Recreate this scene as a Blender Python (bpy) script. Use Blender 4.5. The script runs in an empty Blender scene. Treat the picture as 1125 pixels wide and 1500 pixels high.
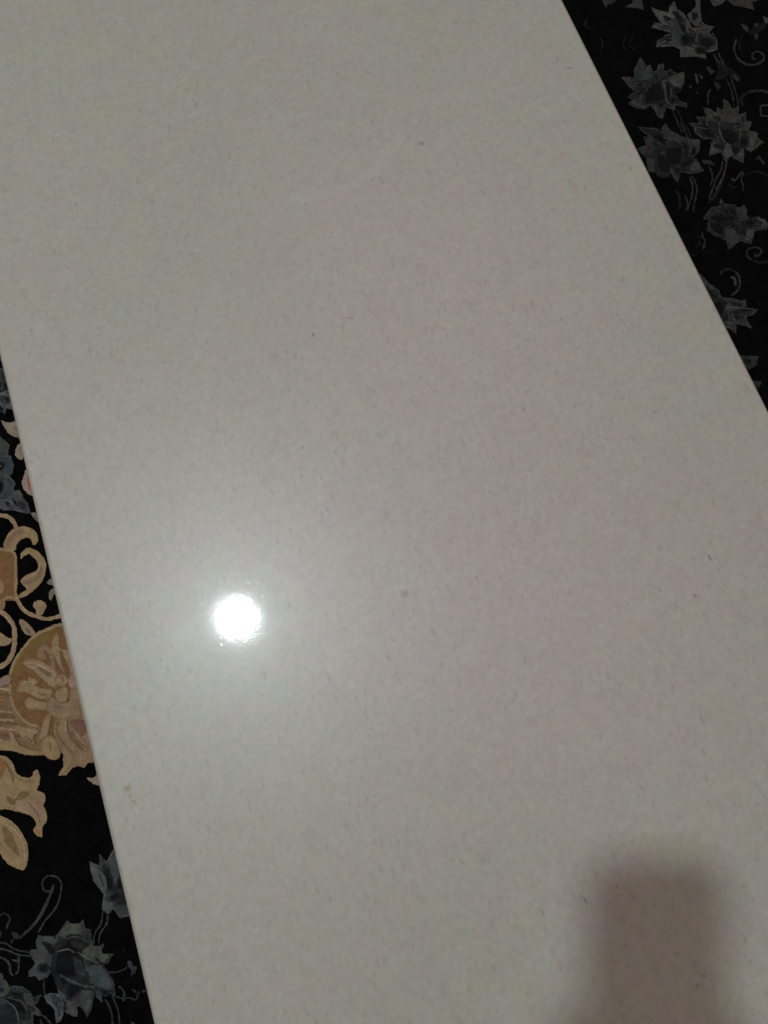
import bpy, bmesh, math, random
from mathutils import Vector, Matrix
from mathutils.geometry import tessellate_polygon
random.seed(7)
S = bpy.context.scene
COL = S.collection

# ------------------------------------------------------------------ camera
TABLE_H = 0.42                      # top of the stone slab above the rug
CAM_H = 0.62                        # lens above the slab
TILT = math.radians(14.54)
FPX = 1100.0                        # focal length in photo pixels (1125 x 1500)
CAM = Vector((0, 0, TABLE_H + CAM_H))
cam_d = bpy.data.cameras.new('camera')
cam_d.sensor_fit = 'VERTICAL'; cam_d.sensor_height = 36; cam_d.sensor_width = 27
cam_d.lens = 36 * FPX / 1500
cam_d.clip_start = 0.02; cam_d.clip_end = 50
cam = bpy.data.objects.new('camera', cam_d); COL.objects.link(cam)
cam.location = CAM; cam.rotation_euler = (TILT, 0, 0)
S.camera = cam

# ------------------------------------------------------------------ dim room light + exposure
w = bpy.data.worlds.new('World'); S.world = w; w.use_nodes = True
bg = w.node_tree.nodes['Background']
bg.inputs[0].default_value = (1.0, 0.86, 0.765, 1); bg.inputs[1].default_value = 0.242
S.view_settings.view_transform = 'Standard'; S.view_settings.look = 'None'
S.view_settings.exposure = 0.05; S.view_settings.gamma = 1
LAMP = Vector((-0.575, 0.3345, TABLE_H + 2.325)); LAMP_R = 0.0585; LAMP_L = 550.0

# ------------------------------------------------------------------ helpers
def lin(c):
    c /= 255.0
    return c / 12.92 if c <= 0.04045 else ((c + 0.055) / 1.055) ** 2.4
def ray(px, py, z):
    """where the line of sight through a photo pixel meets the horizontal plane z"""
    u, v = px - 562.5, py - 750.0
    ct, st = math.cos(TILT), math.sin(TILT)
    d = Vector((u, -v * ct + FPX * st, -(v * st + FPX * ct)))
    t = (z - CAM.z) / d.z
    return CAM + d * t
def link(name, me, mats, parent=None):
    o = bpy.data.objects.new(name, me); COL.objects.link(o)
    for m in (mats if isinstance(mats, (list, tuple)) else [mats]): me.materials.append(m)
    if parent: o.parent = parent
    return o
def from_bm(name, bm, mats, parent=None, smooth=False):
    me = bpy.data.meshes.new(name); bm.to_mesh(me); bm.free()
    if smooth:
        for p in me.polygons: p.use_smooth = True
    return link(name, me, mats, parent)
def empty(name, loc, label, cat, rz=0, group=None):
    o = bpy.data.objects.new(name, None); COL.objects.link(o)
    o.location = loc; o.rotation_euler = (0, 0, rz); o.empty_display_size = .1
    o['label'] = label; o['category'] = cat
    if group: o['group'] = group
    return o
class NT:
    """small node-building helper"""
    def __init__(s, name):
        s.m = bpy.data.materials.new(name); s.m.use_nodes = True
        s.t = s.m.node_tree; s.b = s.t.nodes['Principled BSDF']; s.out = s.t.nodes['Material Output']
    def n(s, typ, **kw):
        x = s.t.nodes.new(typ)
        for k, v in kw.items():
            if k in x.inputs.keys() if isinstance(k, str) else False: s.put(x.inputs[k], v)
            else: setattr(x, k, v)
        return x
    def put(s, sock, v):
        if isinstance(v, bpy.types.NodeSocket): s.t.links.new(v, sock)
        else: sock.default_value = v
    def math(s, op, a, b=0.0, c=None, clamp=False):
        x = s.t.nodes.new('ShaderNodeMath'); x.operation = op; x.use_clamp = clamp
        s.put(x.inputs[0], a); s.put(x.inputs[1], b)
        if c is not None: s.put(x.inputs[2], c)
        return x.outputs[0]
    def noise(s, vec, scale, detail=2.0, rough=0.5, color=False):
        x = s.t.nodes.new('ShaderNodeTexNoise'); s.put(x.inputs['Vector'], vec)
        x.inputs['Scale'].default_value = scale; x.inputs['Detail'].default_value = detail
        x.inputs['Roughness'].default_value = rough
        return x.outputs['Color' if color else 'Fac']
    def ramp(s, v, a, b, lo=0.0, hi=1.0, smooth=True):
        x = s.t.nodes.new('ShaderNodeMapRange'); x.interpolation_type = 'SMOOTHSTEP' if smooth else 'LINEAR'
        s.put(x.inputs['Value'], v)
        x.inputs['From Min'].default_value = a; x.inputs['From Max'].default_value = b
        x.inputs['To Min'].default_value = lo; x.inputs['To Max'].default_value = hi
        return x.outputs['Result']
    def mix(s, f, a, b, blend='MIX'):
        x = s.t.nodes.new('ShaderNodeMix'); x.data_type = 'RGBA'; x.blend_type = blend
        s.put(x.inputs[0], f); s.put(x.inputs[6], a); s.put(x.inputs[7], b)
        return x.outputs[2]
    def voro(s, vec, scale, feature='F1', rand=1.0):
        x = s.t.nodes.new('ShaderNodeTexVoronoi'); x.feature = feature
        s.put(x.inputs['Vector'], vec); x.inputs['Scale'].default_value = scale
        x.inputs['Randomness'].default_value = rand
        return x
    def mapping(s, vec, loc=(0, 0, 0), rot=(0, 0, 0), scale=(1, 1, 1), typ='POINT'):
        x = s.t.nodes.new('ShaderNodeMapping'); x.vector_type = typ; s.put(x.inputs['Vector'], vec)
        x.inputs['Location'].default_value = loc; x.inputs['Rotation'].default_value = rot
        x.inputs['Scale'].default_value = scale
        return x.outputs[0]

# ------------------------------------------------------------------ the table's own axes
L0, L1 = ray(0, 506, TABLE_H), ray(230, 1500, TABLE_H)
R0, R1 = ray(822, 0, TABLE_H), ray(1125, 605, TABLE_H)
axis = ((L0 - L1).normalized() + (R0 - R1).normalized()).normalized()       # along the slab, away from the viewer
side = Vector((axis.y, -axis.x, 0))                                         # towards the right-hand edge
xl = (L0 + L1).dot(side) / 2; xr = (R0 + R1).dot(side) / 2
xl -= .0034; xr += .0030                                                     # the outline seen is that of the rounded arris
yl, yh = -0.78, 1.02                                                        # slab ends, both outside the picture
centre = side * (xl + xr) / 2 + axis * (yl + yh) / 2
ROT = math.atan2(side.y, side.x)
W, LEN, TH = xr - xl, yh - yl, 0.02
print('slab width', round(W, 3), 'axis', axis[:], 'edge skew deg', math.degrees((L0-L1).angle(R0-R1)))

# ------------------------------------------------------------------ polished stone
def stone_material():
    k = NT('polished_cream_stone'); t = k.t
    tc = t.nodes.new('ShaderNodeTexCoord'); P = tc.outputs['Object']
    warp = t.nodes.new('ShaderNodeVectorMath'); warp.operation = 'MULTIPLY_ADD'
    k.put(warp.inputs[0], k.noise(P, 220, 2, .6, color=True)); warp.inputs[1].default_value = (.004,) * 3; k.put(warp.inputs[2], P)
    PW = warp.outputs[0]
    Mi = Matrix.Translation(Vector((centre.x, centre.y, TABLE_H))) @ Matrix.Rotation(ROT, 4, 'Z')
    Mi = Mi.inverted()
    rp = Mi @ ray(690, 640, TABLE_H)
    # random cream drift, plus lens falloff painted in as a pinker, brighter centre
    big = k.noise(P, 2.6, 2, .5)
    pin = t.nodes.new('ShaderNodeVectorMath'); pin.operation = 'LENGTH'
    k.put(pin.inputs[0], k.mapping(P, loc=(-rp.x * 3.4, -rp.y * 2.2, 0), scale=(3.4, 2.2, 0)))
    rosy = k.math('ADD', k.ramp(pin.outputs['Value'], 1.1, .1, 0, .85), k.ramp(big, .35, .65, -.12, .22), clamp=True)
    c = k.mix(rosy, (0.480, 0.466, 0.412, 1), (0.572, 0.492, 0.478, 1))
    med = k.noise(P, 30, 3, .6, color=True)
    c = k.mix(0.13, c, med, 'SOFT_LIGHT')
    med2 = k.noise(k.mapping(P, loc=(3, 1, 2)), 75, 2, .55, color=True)
    c = k.mix(0.14, c, med2, 'SOFT_LIGHT')
    med3 = k.noise(k.mapping(P, loc=(7, 5, 1)), 135, 3, .6)
    c = k.mix(1.0, c, k.ramp(med3, .3, .7, .97, 1.026), 'MULTIPLY')
    # crystalline grain 2..4 mm
    v1 = k.voro(PW, 190)
    g = k.ramp(v1.outputs['Distance'], 0.1, .9, 1.018, .962)
    c = k.mix(1.0, c, g, 'MULTIPLY')
    gcell = k.voro(PW, 235)
    sep = t.nodes.new('ShaderNodeSeparateColor'); k.put(sep.inputs[0], gcell.outputs['Color'])
    c = k.mix(1.0, c, k.ramp(sep.outputs[0], 0, 1, .962, 1.03, False), 'MULTIPLY')
    # grey-brown flecks: a few cells of stretched voronoi fields, in several directions
    def flecks(scale, rot, stretch, pick, radius, strength, colour, seed):
        nonlocal c
        vec = k.mapping(PW, loc=(seed, seed * .7, 0), rot=(0, 0, rot), scale=(1, stretch, 1))
        v = k.voro(vec, scale)
        s2 = t.nodes.new('ShaderNodeSeparateColor'); k.put(s2.inputs[0], v.outputs['Color'])
        m = k.math('MULTIPLY', k.ramp(v.outputs['Distance'], radius, radius * .25),
                   k.ramp(s2.outputs[1], pick, min(1, pick + .15)))
        m = k.math('MULTIPLY', m, k.ramp(s2.outputs[2], 0, 1, .25, 1, False))
        m = k.math('MULTIPLY', m, strength)
        c = k.mix(m, c, colour)
    flecks(150, .5, .42, .62, .34, .42, (.30, .20, .16, 1), 1.3)
    flecks(190, 2.2, .45, .62, .34, .42, (.27, .21, .20, 1), 4.1)
    flecks(120, 1.4, .40, .78, .26, .62, (.23, .17, .15, 1), 7.7)
    flecks(300, 0.0, .8, .60, .36, .42, (.28, .24, .22, 1), 9.2)
    flecks(230, 1.1, .6, .74, .34, .35, (.70, .69, .64, 1), 2.6)      # pale crystals
    flecks(60, 2.7, .5, .90, .18, .6, (.22, .15, .13, 1), 6.0)
    flecks(75, .9, .6, .86, .5, .22, (.50, .38, .34, 1), 5.0)         # faint rosy blushes
    # the stains and longer marks one can point at in this slab: (pixel x, y, length, width, angle, strength)
    marks = [(458, 491, 13, 4, 70, .75), (513, 466, 15, 4, 5, .5), (618, 210, 12, 9, 0, .6), (835, 100, 17, 4, 4, .5),
             (1040, 817, 15, 4, -72, .85), (1018, 873, 10, 5, -45, .7), (960, 603, 8, 7, 0, .4), (697, 457, 12, 3, 5, .4),
             (379, 916, 5, 5, 0, .9), (187, 1154, 12, 10, 30, .65), (191, 1166, 10, 6, 80, .5), (196, 1175, 13, 6, -20, .6),
             (592, 870, 16, 14, 0, .45), (596, 872, 7, 6, 0, .3), (858, 1320, 14, 4, -65, .6), (1021, 1444, 6, 6, 0, .55), (1030, 1430, 6, 5, 0, .5),
             (443, 657, 9, 4, -35, .4), (402, 234, 8, 4, 60, .3), (546, 262, 9, 4, 45, .35), (448, 298, 8, 6, 0, .35),
             (383, 1018, 5, 4, 20, .5), (470, 700, 6, 5, 0, .4), (904, 1298, 6, 6, 0, .4), (1091, 1378, 12, 3, 62, .45),
             (966, 865, 9, 4, -60, .45), (660, 1040, 7, 4, 0, .4), (600, 905, 6, 4, 0, .4), (677, 1262, 10, 5, -50, .4),
             (300, 640, 7, 4, 20, .3), (230, 480, 7, 4, 80, .3), (240, 530, 6, 5, 0, .35), (560, 1000, 7, 4, 50, .3)]
    for (x, y, ln, wd, a, s_) in marks:
        p = Mi @ ray(x, y, TABLE_H); mm = 0.62 / 1150
        vec = k.mapping(PW, loc=(p.x + .002, p.y + .002, 0), rot=(0, 0, math.radians(a) - ROT), scale=(ln * mm * .62, wd * mm * .7, 10), typ='TEXTURE')
        ln_ = t.nodes.new('ShaderNodeVectorMath'); ln_.operation = 'LENGTH'; k.put(ln_.inputs[0], vec)
        m = k.math('MULTIPLY', k.ramp(ln_.outputs['Value'], 1.0, .25), s_)
        c = k.mix(m, c, (.32, .24, .12, 1) if x < 200 else (.24, .17, .145, 1))
    # pale dried smear near the upper middle
    for (x, y, ln, wd, a, s_) in ((572, 218, 60, 14, 50, .6), (540, 256, 60, 13, 38, .6), (470, 284, 80, 12, 14, .5), (410, 845, 44, 5, -42, .5)):
        p = Mi @ ray(x, y, TABLE_H); mm = 0.62 / 1150
        vec = k.mapping(PW, loc=(p.x + .002, p.y + .002, 0), rot=(0, 0, math.radians(a) - ROT), scale=(ln * mm, wd * mm, 10), typ='TEXTURE')
        ln_ = t.nodes.new('ShaderNodeVectorMath'); ln_.operation = 'LENGTH'; k.put(ln_.inputs[0], vec)
        d_ = k.math('ADD', ln_.outputs['Value'], k.math('MULTIPLY_ADD', k.noise(P, 70, 3, .6), .9, -.45))
        c = k.mix(k.math('MULTIPLY', k.ramp(d_, 1.0, .5), s_ * .26), c, (.66, .64, .60, 1))
    # smears of an old wipe: change only the gloss
    sm = k.noise(k.mapping(P, scale=(1, 2.5, 1), rot=(0, 0, .6)), 16, 4, .65)
    smear = k.ramp(sm, .48, .70)
    dots = k.voro(k.mapping(PW, loc=(5, 2, 0)), 150)
    sd = t.nodes.new('ShaderNodeSeparateColor'); k.put(sd.inputs[0], dots.outputs['Color'])
    dirt = k.math('MULTIPLY', k.ramp(dots.outputs['Distance'], .4, .1), k.ramp(sd.outputs[0], .80, .95))
    # surface relief: slight polish waviness and pin holes
    hgt = k.math('ADD', k.math('MULTIPLY', k.noise(P, 45, 2, .5), .22), k.math('MULTIPLY', k.noise(P, 330, 2, .55), .13))
    hgt = k.math('SUBTRACT', hgt, k.math('MULTIPLY', dirt, .12))
    bump = t.nodes.new('ShaderNodeBump'); bump.inputs['Strength'].default_value = .5
    bump.inputs['Distance'].default_value = .00022; k.put(bump.inputs['Height'], hgt)
    N = bump.outputs[0]
    b = k.b
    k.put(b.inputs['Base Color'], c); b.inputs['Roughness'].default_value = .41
    b.inputs['Specular IOR Level'].default_value = .78; k.put(b.inputs['Normal'], N)
    b.inputs['Coat Weight'].default_value = .40; b.inputs['Coat IOR'].default_value = 1.45
    b.inputs['Coat Roughness'].default_value = .072
    k.put(b.inputs['Coat Normal'], N)
    b2 = t.nodes.new('ShaderNodeBsdfPrincipled')
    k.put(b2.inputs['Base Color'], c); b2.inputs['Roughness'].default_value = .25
    k.put(b2.inputs['Normal'], N)
    mx = t.nodes.new('ShaderNodeMixShader')
    k.put(mx.inputs[0], k.math('ADD', k.math('MULTIPLY', smear, .16), k.math('MULTIPLY_ADD', dirt, .3, .085)))
    k.put(mx.inputs[1], b.outputs[0]); k.put(mx.inputs[2], b2.outputs[0])
    k.put(k.out.inputs['Surface'], mx.outputs[0])
    return k.m
stone = stone_material()

def wood_material():
    k = NT('dark_stained_wood'); tc = k.t.nodes.new('ShaderNodeTexCoord')
    g = k.noise(k.mapping(tc.outputs['Object'], scale=(30, 30, 2)), 3, 4, .6)
    k.put(k.b.inputs['Base Color'], k.mix(g, (.035, .02, .012, 1), (.09, .05, .03, 1))); k.b.inputs['Roughness'].default_value = .4
    return k.m
wood = wood_material()
def plain(name, col, rough=.5, metal=0.0, nscale=80, amt=.15):
    k = NT(name); tc = k.t.nodes.new('ShaderNodeTexCoord')
    n = k.noise(tc.outputs['Object'], nscale, 3, .6)
    k.put(k.b.inputs['Base Color'], k.mix(n, tuple(v * (1 - amt) for v in col) + (1,), tuple(min(1, v * (1 + amt)) for v in col) + (1,)))
    k.b.inputs['Roughness'].default_value = rough; k.b.inputs['Metallic'].default_value = metal
    return k.m

def box(bm, x0, x1, y0, y1, z0, z1):
    r = bmesh.ops.create_cube(bm, size=1)
    for v in r['verts']:
        v.co = Vector((x0 + (v.co.x + .5) * (x1 - x0), y0 + (v.co.y + .5) * (y1 - y0), z0 + (v.co.z + .5) * (z1 - z0)))
    return r['verts']

# ------------------------------------------------------------------ table
table = empty('stone_table', (centre.x, centre.y, 0), 'cream speckled polished stone table top reflecting a bright round lamp, above the floral rug', 'table', ROT)
bm = bmesh.new()
box(bm, -W / 2, W / 2, -LEN / 2, LEN / 2, -TH, 0)
bmesh.ops.bevel(bm, geom=[e for e in bm.edges if abs(e.verts[0].co.z - e.verts[1].co.z) > .01], offset=.012, segments=6, profile=.5, affect='EDGES')
top_edges = lambda z: [e for e in bm.edges if abs(e.verts[0].co.z - z) < 1e-5 and abs(e.verts[1].co.z - z) < 1e-5]
bmesh.ops.bevel(bm, geom=top_edges(0), offset=.0034, segments=1, affect='EDGES')
bmesh.ops.bevel(bm, geom=top_edges(0), offset=.0012, segments=3, profile=.5, affect='EDGES')
bmesh.ops.bevel(bm, geom=top_edges(-.0034), offset=.0016, segments=4, profile=.5, affect='EDGES')
bmesh.ops.bevel(bm, geom=[e for e in bm.edges if e.verts[0].co.z < -TH + 1e-5 and e.verts[1].co.z < -TH + 1e-5
                          and any(abs(f.normal.z) < .5 for f in e.link_faces)], offset=.002, segments=2, profile=.5, affect='EDGES')
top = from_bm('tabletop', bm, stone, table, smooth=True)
for p in top.data.polygons:
    if p.area > .2: p.use_smooth = False          # the polished face is truly flat
top.location = (0, 0, TABLE_H)
LX, LY = W / 2 - .10, LEN / 2 - .12
leg_me = None
for sx in (-1, 1):
    for sy in (-1, 1):
        if leg_me is None:
            bm = bmesh.new(); vs = box(bm, -.025, .025, -.025, .025, 0.004, TABLE_H - TH)
            for v in vs:
                if v.co.z < .1: v.co.x *= .7; v.co.y *= .7
            bmesh.ops.bevel(bm, geom=bm.edges[:], offset=.003, segments=2, affect='EDGES')
            lg = from_bm('leg', bm, wood, table); leg_me = lg.data
        else:
            lg = bpy.data.objects.new('leg', leg_me); COL.objects.link(lg); lg.parent = table
        lg.location = (sx * LX, sy * LY, 0)
for (x0, x1, y0, y1) in ((-LX + .026, LX - .026, -LY - .011, -LY + .011), (-LX + .026, LX - .026, LY - .011, LY + .011),
                         (-LX - .011, -LX + .011, -LY + .026, LY - .026), (LX - .011, LX + .011, -LY + .026, LY - .026)):
    bm = bmesh.new(); box(bm, x0, x1, y0, y1, TABLE_H - TH - .062, TABLE_H - TH - .001)
    from_bm('apron_rail', bm, wood, table)

# ------------------------------------------------------------------ ground: plain floor under the rug
k = NT('floor_boards'); tc = k.t.nodes.new('ShaderNodeTexCoord')
g = k.noise(k.mapping(tc.outputs['Object'], scale=(1, 12, 1)), 6, 5, .6)
k.put(k.b.inputs['Base Color'], k.mix(g, (.16, .10, .06, 1), (.28, .19, .12, 1)))
bm = bmesh.new(); box(bm, -2.6, 2.6, -2.6, 2.6, -.06, -.012)
fl = from_bm('floor', bm, k.m); fl['kind'] = 'structure'

# ------------------------------------------------------------------ rug
YK = 0.56          # light that falls on the rug beside the table: turns the seen tone into the yarn's own colour
_ym = {}
def yarn(rgb, k_=None):
    key = tuple(rgb)
    if key in _ym: return _ym[key]
    if 20 < rgb[0] - rgb[2] < 50 and rgb[0] < 121: rgb = (rgb[0] + 2, rgb[1] - 1, rgb[2] + 4)
    warm = 1.2 if rgb[0] - rgb[2] > 20 else 1.0
    a = [min(.8, warm * lin(v) / YK) for v in rgb]
    grey = max(rgb) - min(rgb) < 14
    k = NT('yarn_%s' % ('black' if max(rgb) < 20 else 'grey' if max(rgb) - min(rgb) < 14 else 'beige'))
    tc = k.t.nodes.new('ShaderNodeTexCoord'); P = tc.outputs['Object']
    g = k.t.nodes.new('ShaderNodeNewGeometry'); P = g.outputs['Position']
    tuft = k.voro(k.mapping(P, scale=(1, 1, 0)), 620)
    sp = k.t.nodes.new('ShaderNodeSeparateColor'); k.put(sp.inputs[0], tuft.outputs['Color'])
    blot = k.noise(P, 90, 3, .6)
    c0 = tuple(a) + (1,)
    c = k.mix(1.0, c0, k.ramp(sp.outputs[0], 0, 1, .88, 1.10, False), 'MULTIPLY')
    c = k.mix(1.0, c, k.ramp(blot, .3, .7, .90, 1.09), 'MULTIPLY')
    c = k.mix(1.0, c, k.ramp(k.noise(P, 48, 4, .7), .3, .7, *((.45, 1.6) if max(rgb) < 10 else (.66, 1.3) if grey else (.9, 1.08))), 'MULTIPLY')
    hue = k.noise(P, 140, 2, .5, color=True)
    c = k.mix(.08, c, hue, 'SOFT_LIGHT')
    k.put(k.b.inputs['Base Color'], c)
    k.b.inputs['Roughness'].default_value = .95; k.b.inputs['Specular IOR Level'].default_value = .06
    bump = k.t.nodes.new('ShaderNodeBump'); bump.inputs['Strength'].default_value = .7; bump.inputs['Distance'].default_value = .0012
    k.put(bump.inputs['Height'], k.math('SUBTRACT', k.math('MULTIPLY', blot, .8), tuft.outputs['Distance']))
    k.put(k.b.inputs['Normal'], bump.outputs[0])
    _ym[key] = k.m
    return k.m
BLACK = yarn((6, 6, 7))
rug = empty('floral_rug', (0, 0, 0), 'black rug with dark grey leafy flowers and beige scrolls, lying under the stone table', 'rug')
bm = bmesh.new(); box(bm, -1.9, 1.9, -1.9, 1.9, -.010, 0)
bmesh.ops.bevel(bm, geom=bm.edges[:], offset=.003, segments=2, affect='EDGES')
pile = from_bm('pile', bm, BLACK, rug)

CROPS = {'A': (825, 0, 7.5), 'B': (940, 0, 6.081), 'C': (900, 80, 8.654), 'D': (1010, 90, 9.375), 'E': (920, 180, 9.375),
         'F': (1000, 220, 8.333), 'G': (0, 500, 10.714), 'H': (0, 600, 8.824), 'I': (0, 1330, 8.824), 'J': (40, 1340, 7.031),
         'K': (0, 780, 8.333), 'L': (0, 960, 8.824), 'Q': (810, 0, 3.571), 'T': (950, 350, 5.77),
         'V': (0, 680, 6.25), 'X': (0, 880, 5.357), 'Y': (0, 1100, 5.625), 'Z': (0, 1240, 4.6875)}
def catmull(p, closed, n=4):
    out = []; N = len(p)
    rng = range(N) if closed else range(N - 1)
    for i in rng:
        p0 = p[(i - 1) % N] if (closed or i > 0) else p[i]
        p1 = p[i]; p2 = p[(i + 1) % N]
        p3 = p[(i + 2) % N] if (closed or i + 2 < N) else p2
        for j in range(n):
            t = j / n
            out.append(tuple(.5 * ((2 * b) + (-a + c) * t + (2 * a - 5 * b + 4 * c - d) * t * t + (-a + 3 * b - 3 * c + d) * t ** 3)
                             for a, b, c, d in zip(p0, p1, p2, p3)))
    if not closed: out.append(p[-1])
    return out
def straight(p, step=3.0):
    out = []
    for i in range(len(p)):
        a, b = p[i], p[(i + 1) % len(p)]
        n = max(1, int(math.dist(a, b) / step))
        for j in range(n): out.append((a[0] + (b[0] - a[0]) * j / n, a[1] + (b[1] - a[1]) * j / n))
    return out
class Motif:
    """one woven figure: stacked flat tufted fields, each carved a hair prouder than the one below"""
    made = []
    def __init__(s, name, crop, smooth=False, jit=.7):
        s.name = name; s.c = CROPS[crop]; s.v = []; s.f = []; s.m = []; s.mats = []; s.smooth = smooth; s.jit = jit; s.lv = 0
    def px(s, p): return (s.c[0] + p[0] / s.c[2], s.c[1] + p[1] / s.c[2])
    def crop(s, c): s.c = CROPS[c]; return s
    def _add(s, pts, rgb, lv):
        mat = yarn(rgb); s.lv += 1
        pts = straight(pts, 1.7) if len(pts) < 400 else pts
        pts = [(x + random.uniform(-s.jit, s.jit), y + random.uniform(-s.jit, s.jit)) for x, y in pts]
        s.f.append((mat, .0007 + .0003 * lv + s.lv * 2e-5, [ray(x, y, .001) for x, y in pts]))
    def fill(s, pts, rgb, lv=0, smooth=None):
        p = [s.px(q) for q in pts]
        sm = s.smooth if smooth is None else smooth
        if rgb == gk and lv > 0:            # a transition ring of a middle tone round every dark field, as the weave has
            cx_ = sum(q[0] for q in p) / len(p); cy_ = sum(q[1] for q in p) / len(p)
            big = [(cx_ + (x - cx_) * 1.22, cy_ + (y - cy_) * 1.22) for x, y in p]
            s._add(catmull(big, True, 3), gd, lv); p = [(cx_ + (x - cx_) * .92, cy_ + (y - cy_) * .92) for x, y in p]
        base_p = p
        if lv == 0 and not sm and len(p) >= 12 and max(rgb) - min(rgb) < 14 and s.name in ('woven_flower', 'woven_leaf'):
            n = len(p); cx_ = sum(q[0] for q in p) / n; cy_ = sum(q[1] for q in p) / n       # pointed petal tips, deep notches
            rd = [math.hypot(x - cx_, y - cy_) for x, y in p]
            sc = [1.06 if rd[i] > rd[i - 1] and rd[i] >= rd[(i + 1) % n] else .90 if rd[i] <= rd[i - 1] and rd[i] <= rd[(i + 1) % n] else 1 for i in range(n)]
            p = base_p = [(cx_ + (x - cx_) * k_, cy_ + (y - cy_) * k_) for (x, y), k_ in zip(p, sc)]
        if lv >= 2 and sm and s.name == 'woven_medallion' and rgb[0] > 117:      # half-tone yarn round the pale petals
            cx_ = sum(q[0] for q in p) / len(p); cy_ = sum(q[1] for q in p) / len(p)
            s._add(catmull([(cx_ + (x - cx_) * 1.14, cy_ + (y - cy_) * 1.14) for x, y in p], True, 4), (117, 93, 68), lv)
        p = catmull(p, True, 4) if sm else straight(p)
        s._add(p, rgb, lv)
        if lv == 0 and not sm and len(base_p) >= 12 and max(rgb) - min(rgb) < 14 and s.name in ('woven_flower', 'woven_leaf'): s.petals(base_p, rgb)
        return s
    def petals(s, p, rgb):
        """split a leafy outline into its petals: each its own shade, a pale rim and a pale vein"""
        n = len(p); cx_ = sum(q[0] for q in p) / n; cy_ = sum(q[1] for q in p) / n
        rd = [math.hypot(x - cx_, y - cy_) for x, y in p]
        val = [i for i in range(n) if rd[i] <= rd[i - 1] and rd[i] <= rd[(i + 1) % n]]
        tips = [i for i in range(n) if rd[i] > rd[i - 1] and rd[i] >= rd[(i + 1) % n]]
        pull = lambda q, f: (cx_ + (q[0] - cx_) * f, cy_ + (q[1] - cy_) * f)
        for a, b in zip(val, val[1:] + [val[0] + n]):
            if b - a < 2: continue
            w_ = [pull(p[i % n], .93) for i in range(a, b + 1)]
            f = random.choice((.72, .82, .92, 1.08, 1.16))
            s._add(w_ + [pull(p[((a + b) // 2) % n], .18)], tuple(int(v * f) for v in rgb), 0)
            inner = [pull(p[i % n], .60 + .1 * random.random()) for i in range(a, b + 1)]
            s._add(inner + [pull(p[((a + b) // 2) % n], .12)], tuple(int(v * f * .66) for v in rgb), 0)
        hi = tuple(min(255, v + (11 if rgb[0] < 56 else 14)) for v in rgb)
        c0 = s.c; s.c = (0, 0, 1.0)
        rim = [pull(q, .97) for q in p]
        k_ = 0
        while k_ < n:                                   # broken pale rim
            m_ = random.randint(3, 6)
            seg = [rim[(k_ + j) % n] for j in range(m_)]
            s.line(seg, random.uniform(1.0, 1.7), hi, 0, False); k_ += m_ + random.randint(-1, 1)
        for i in sorted(set(tips + random.sample(range(n), n // 3))):
            if random.random() < .85:
                q = pull(p[i], .9); r0 = pull(p[i], .30)
                mid = ((q[0] + r0[0]) / 2 + random.uniform(-2, 2), (q[1] + r0[1]) / 2 + random.uniform(-2, 2))
                s.line([r0, mid, q], random.uniform(.8, 1.5), tuple(v + random.randint(-6, 5) for v in hi), 0)
        s.c = c0
    def line(s, pts, wd, rgb, lv=1, curve=True):
        wd = wd / s.c[2]
        p = [s.px(q) for q in pts]; p = catmull(p, False, 5) if curve else p; L_, R_ = [], []
        for i, q in enumerate(p):
            a, b = p[max(0, i - 1)], p[min(len(p) - 1, i + 1)]
            dx, dy = b[0] - a[0], b[1] - a[1]; d = math.hypot(dx, dy) or 1
            tp = .5 * wd * (1 if 1 < i < len(p) - 2 else .75)
            L_.append((q[0] - dy / d * tp, q[1] + dx / d * tp)); R_.append((q[0] + dy / d * tp, q[1] - dx / d * tp))
        s._add(L_ + R_[::-1], rgb, lv); return s
    def done(s):
        """figures that do not touch become objects of their own"""
        bb = [(min(p.x for p in f[2]) , max(p.x for p in f[2]), min(p.y for p in f[2]), max(p.y for p in f[2])) for f in s.f]
        g = list(range(len(bb)))
        def touch(i, j):
            a, b = bb[i], bb[j]
            if a[0] > b[1] or b[0] > a[1] or a[2] > b[3] or b[2] > a[3]: return False
            A, B = s.f[i][2], s.f[j][2]
            if inside(A[0], B) or inside(B[0], A): return True
            return any(cross2(A[k - 1], A[k], B[l - 1], B[l]) for k in range(len(A)) for l in range(len(B)))
        for i in range(len(bb)):
            for j in range(i):
                if g[i] != g[j] and touch(i, j): g = [g[j] if x == g[i] else x for x in g]
        for gi in sorted(set(g)):
            V_, F_, MI, mats = [], [], [], []
            for (mat, z, P3) in [f for f, x in zip(s.f, g) if x == gi]:
                if mat not in mats: mats.append(mat)
                mi = mats.index(mat); b = len(V_); n = len(P3)
                V_ += [(p.x, p.y, z) for p in P3] + [(p.x, p.y, -.0005) for p in P3]
                for tri in tessellate_polygon([[Vector((p.x, p.y, 0)) for p in P3]]):
                    q = [P3[i] for i in tri]
                    F_.append(tuple(b + i for i in (tri if (q[1] - q[0]).cross(q[2] - q[0]).z > 0 else tri[::-1]))); MI.append(mi)
                for i in range(n):
                    j = (i + 1) % n; F_.append((b + i, b + j, b + n + j, b + n + i)); MI.append(mi)
            me = bpy.data.meshes.new(s.name); me.from_pydata(V_, [], F_); me.update()
            me.polygons.foreach_set('material_index', MI)
            Motif.made.append(link(s.name, me, mats, rug))
def cross2(a, b, c, d):
    f = lambda p, q, r: (q.x - p.x) * (r.y - p.y) - (q.y - p.y) * (r.x - p.x)
    return f(a, b, c) * f(a, b, d) < 0 and f(c, d, a) * f(c, d, b) < 0
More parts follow.
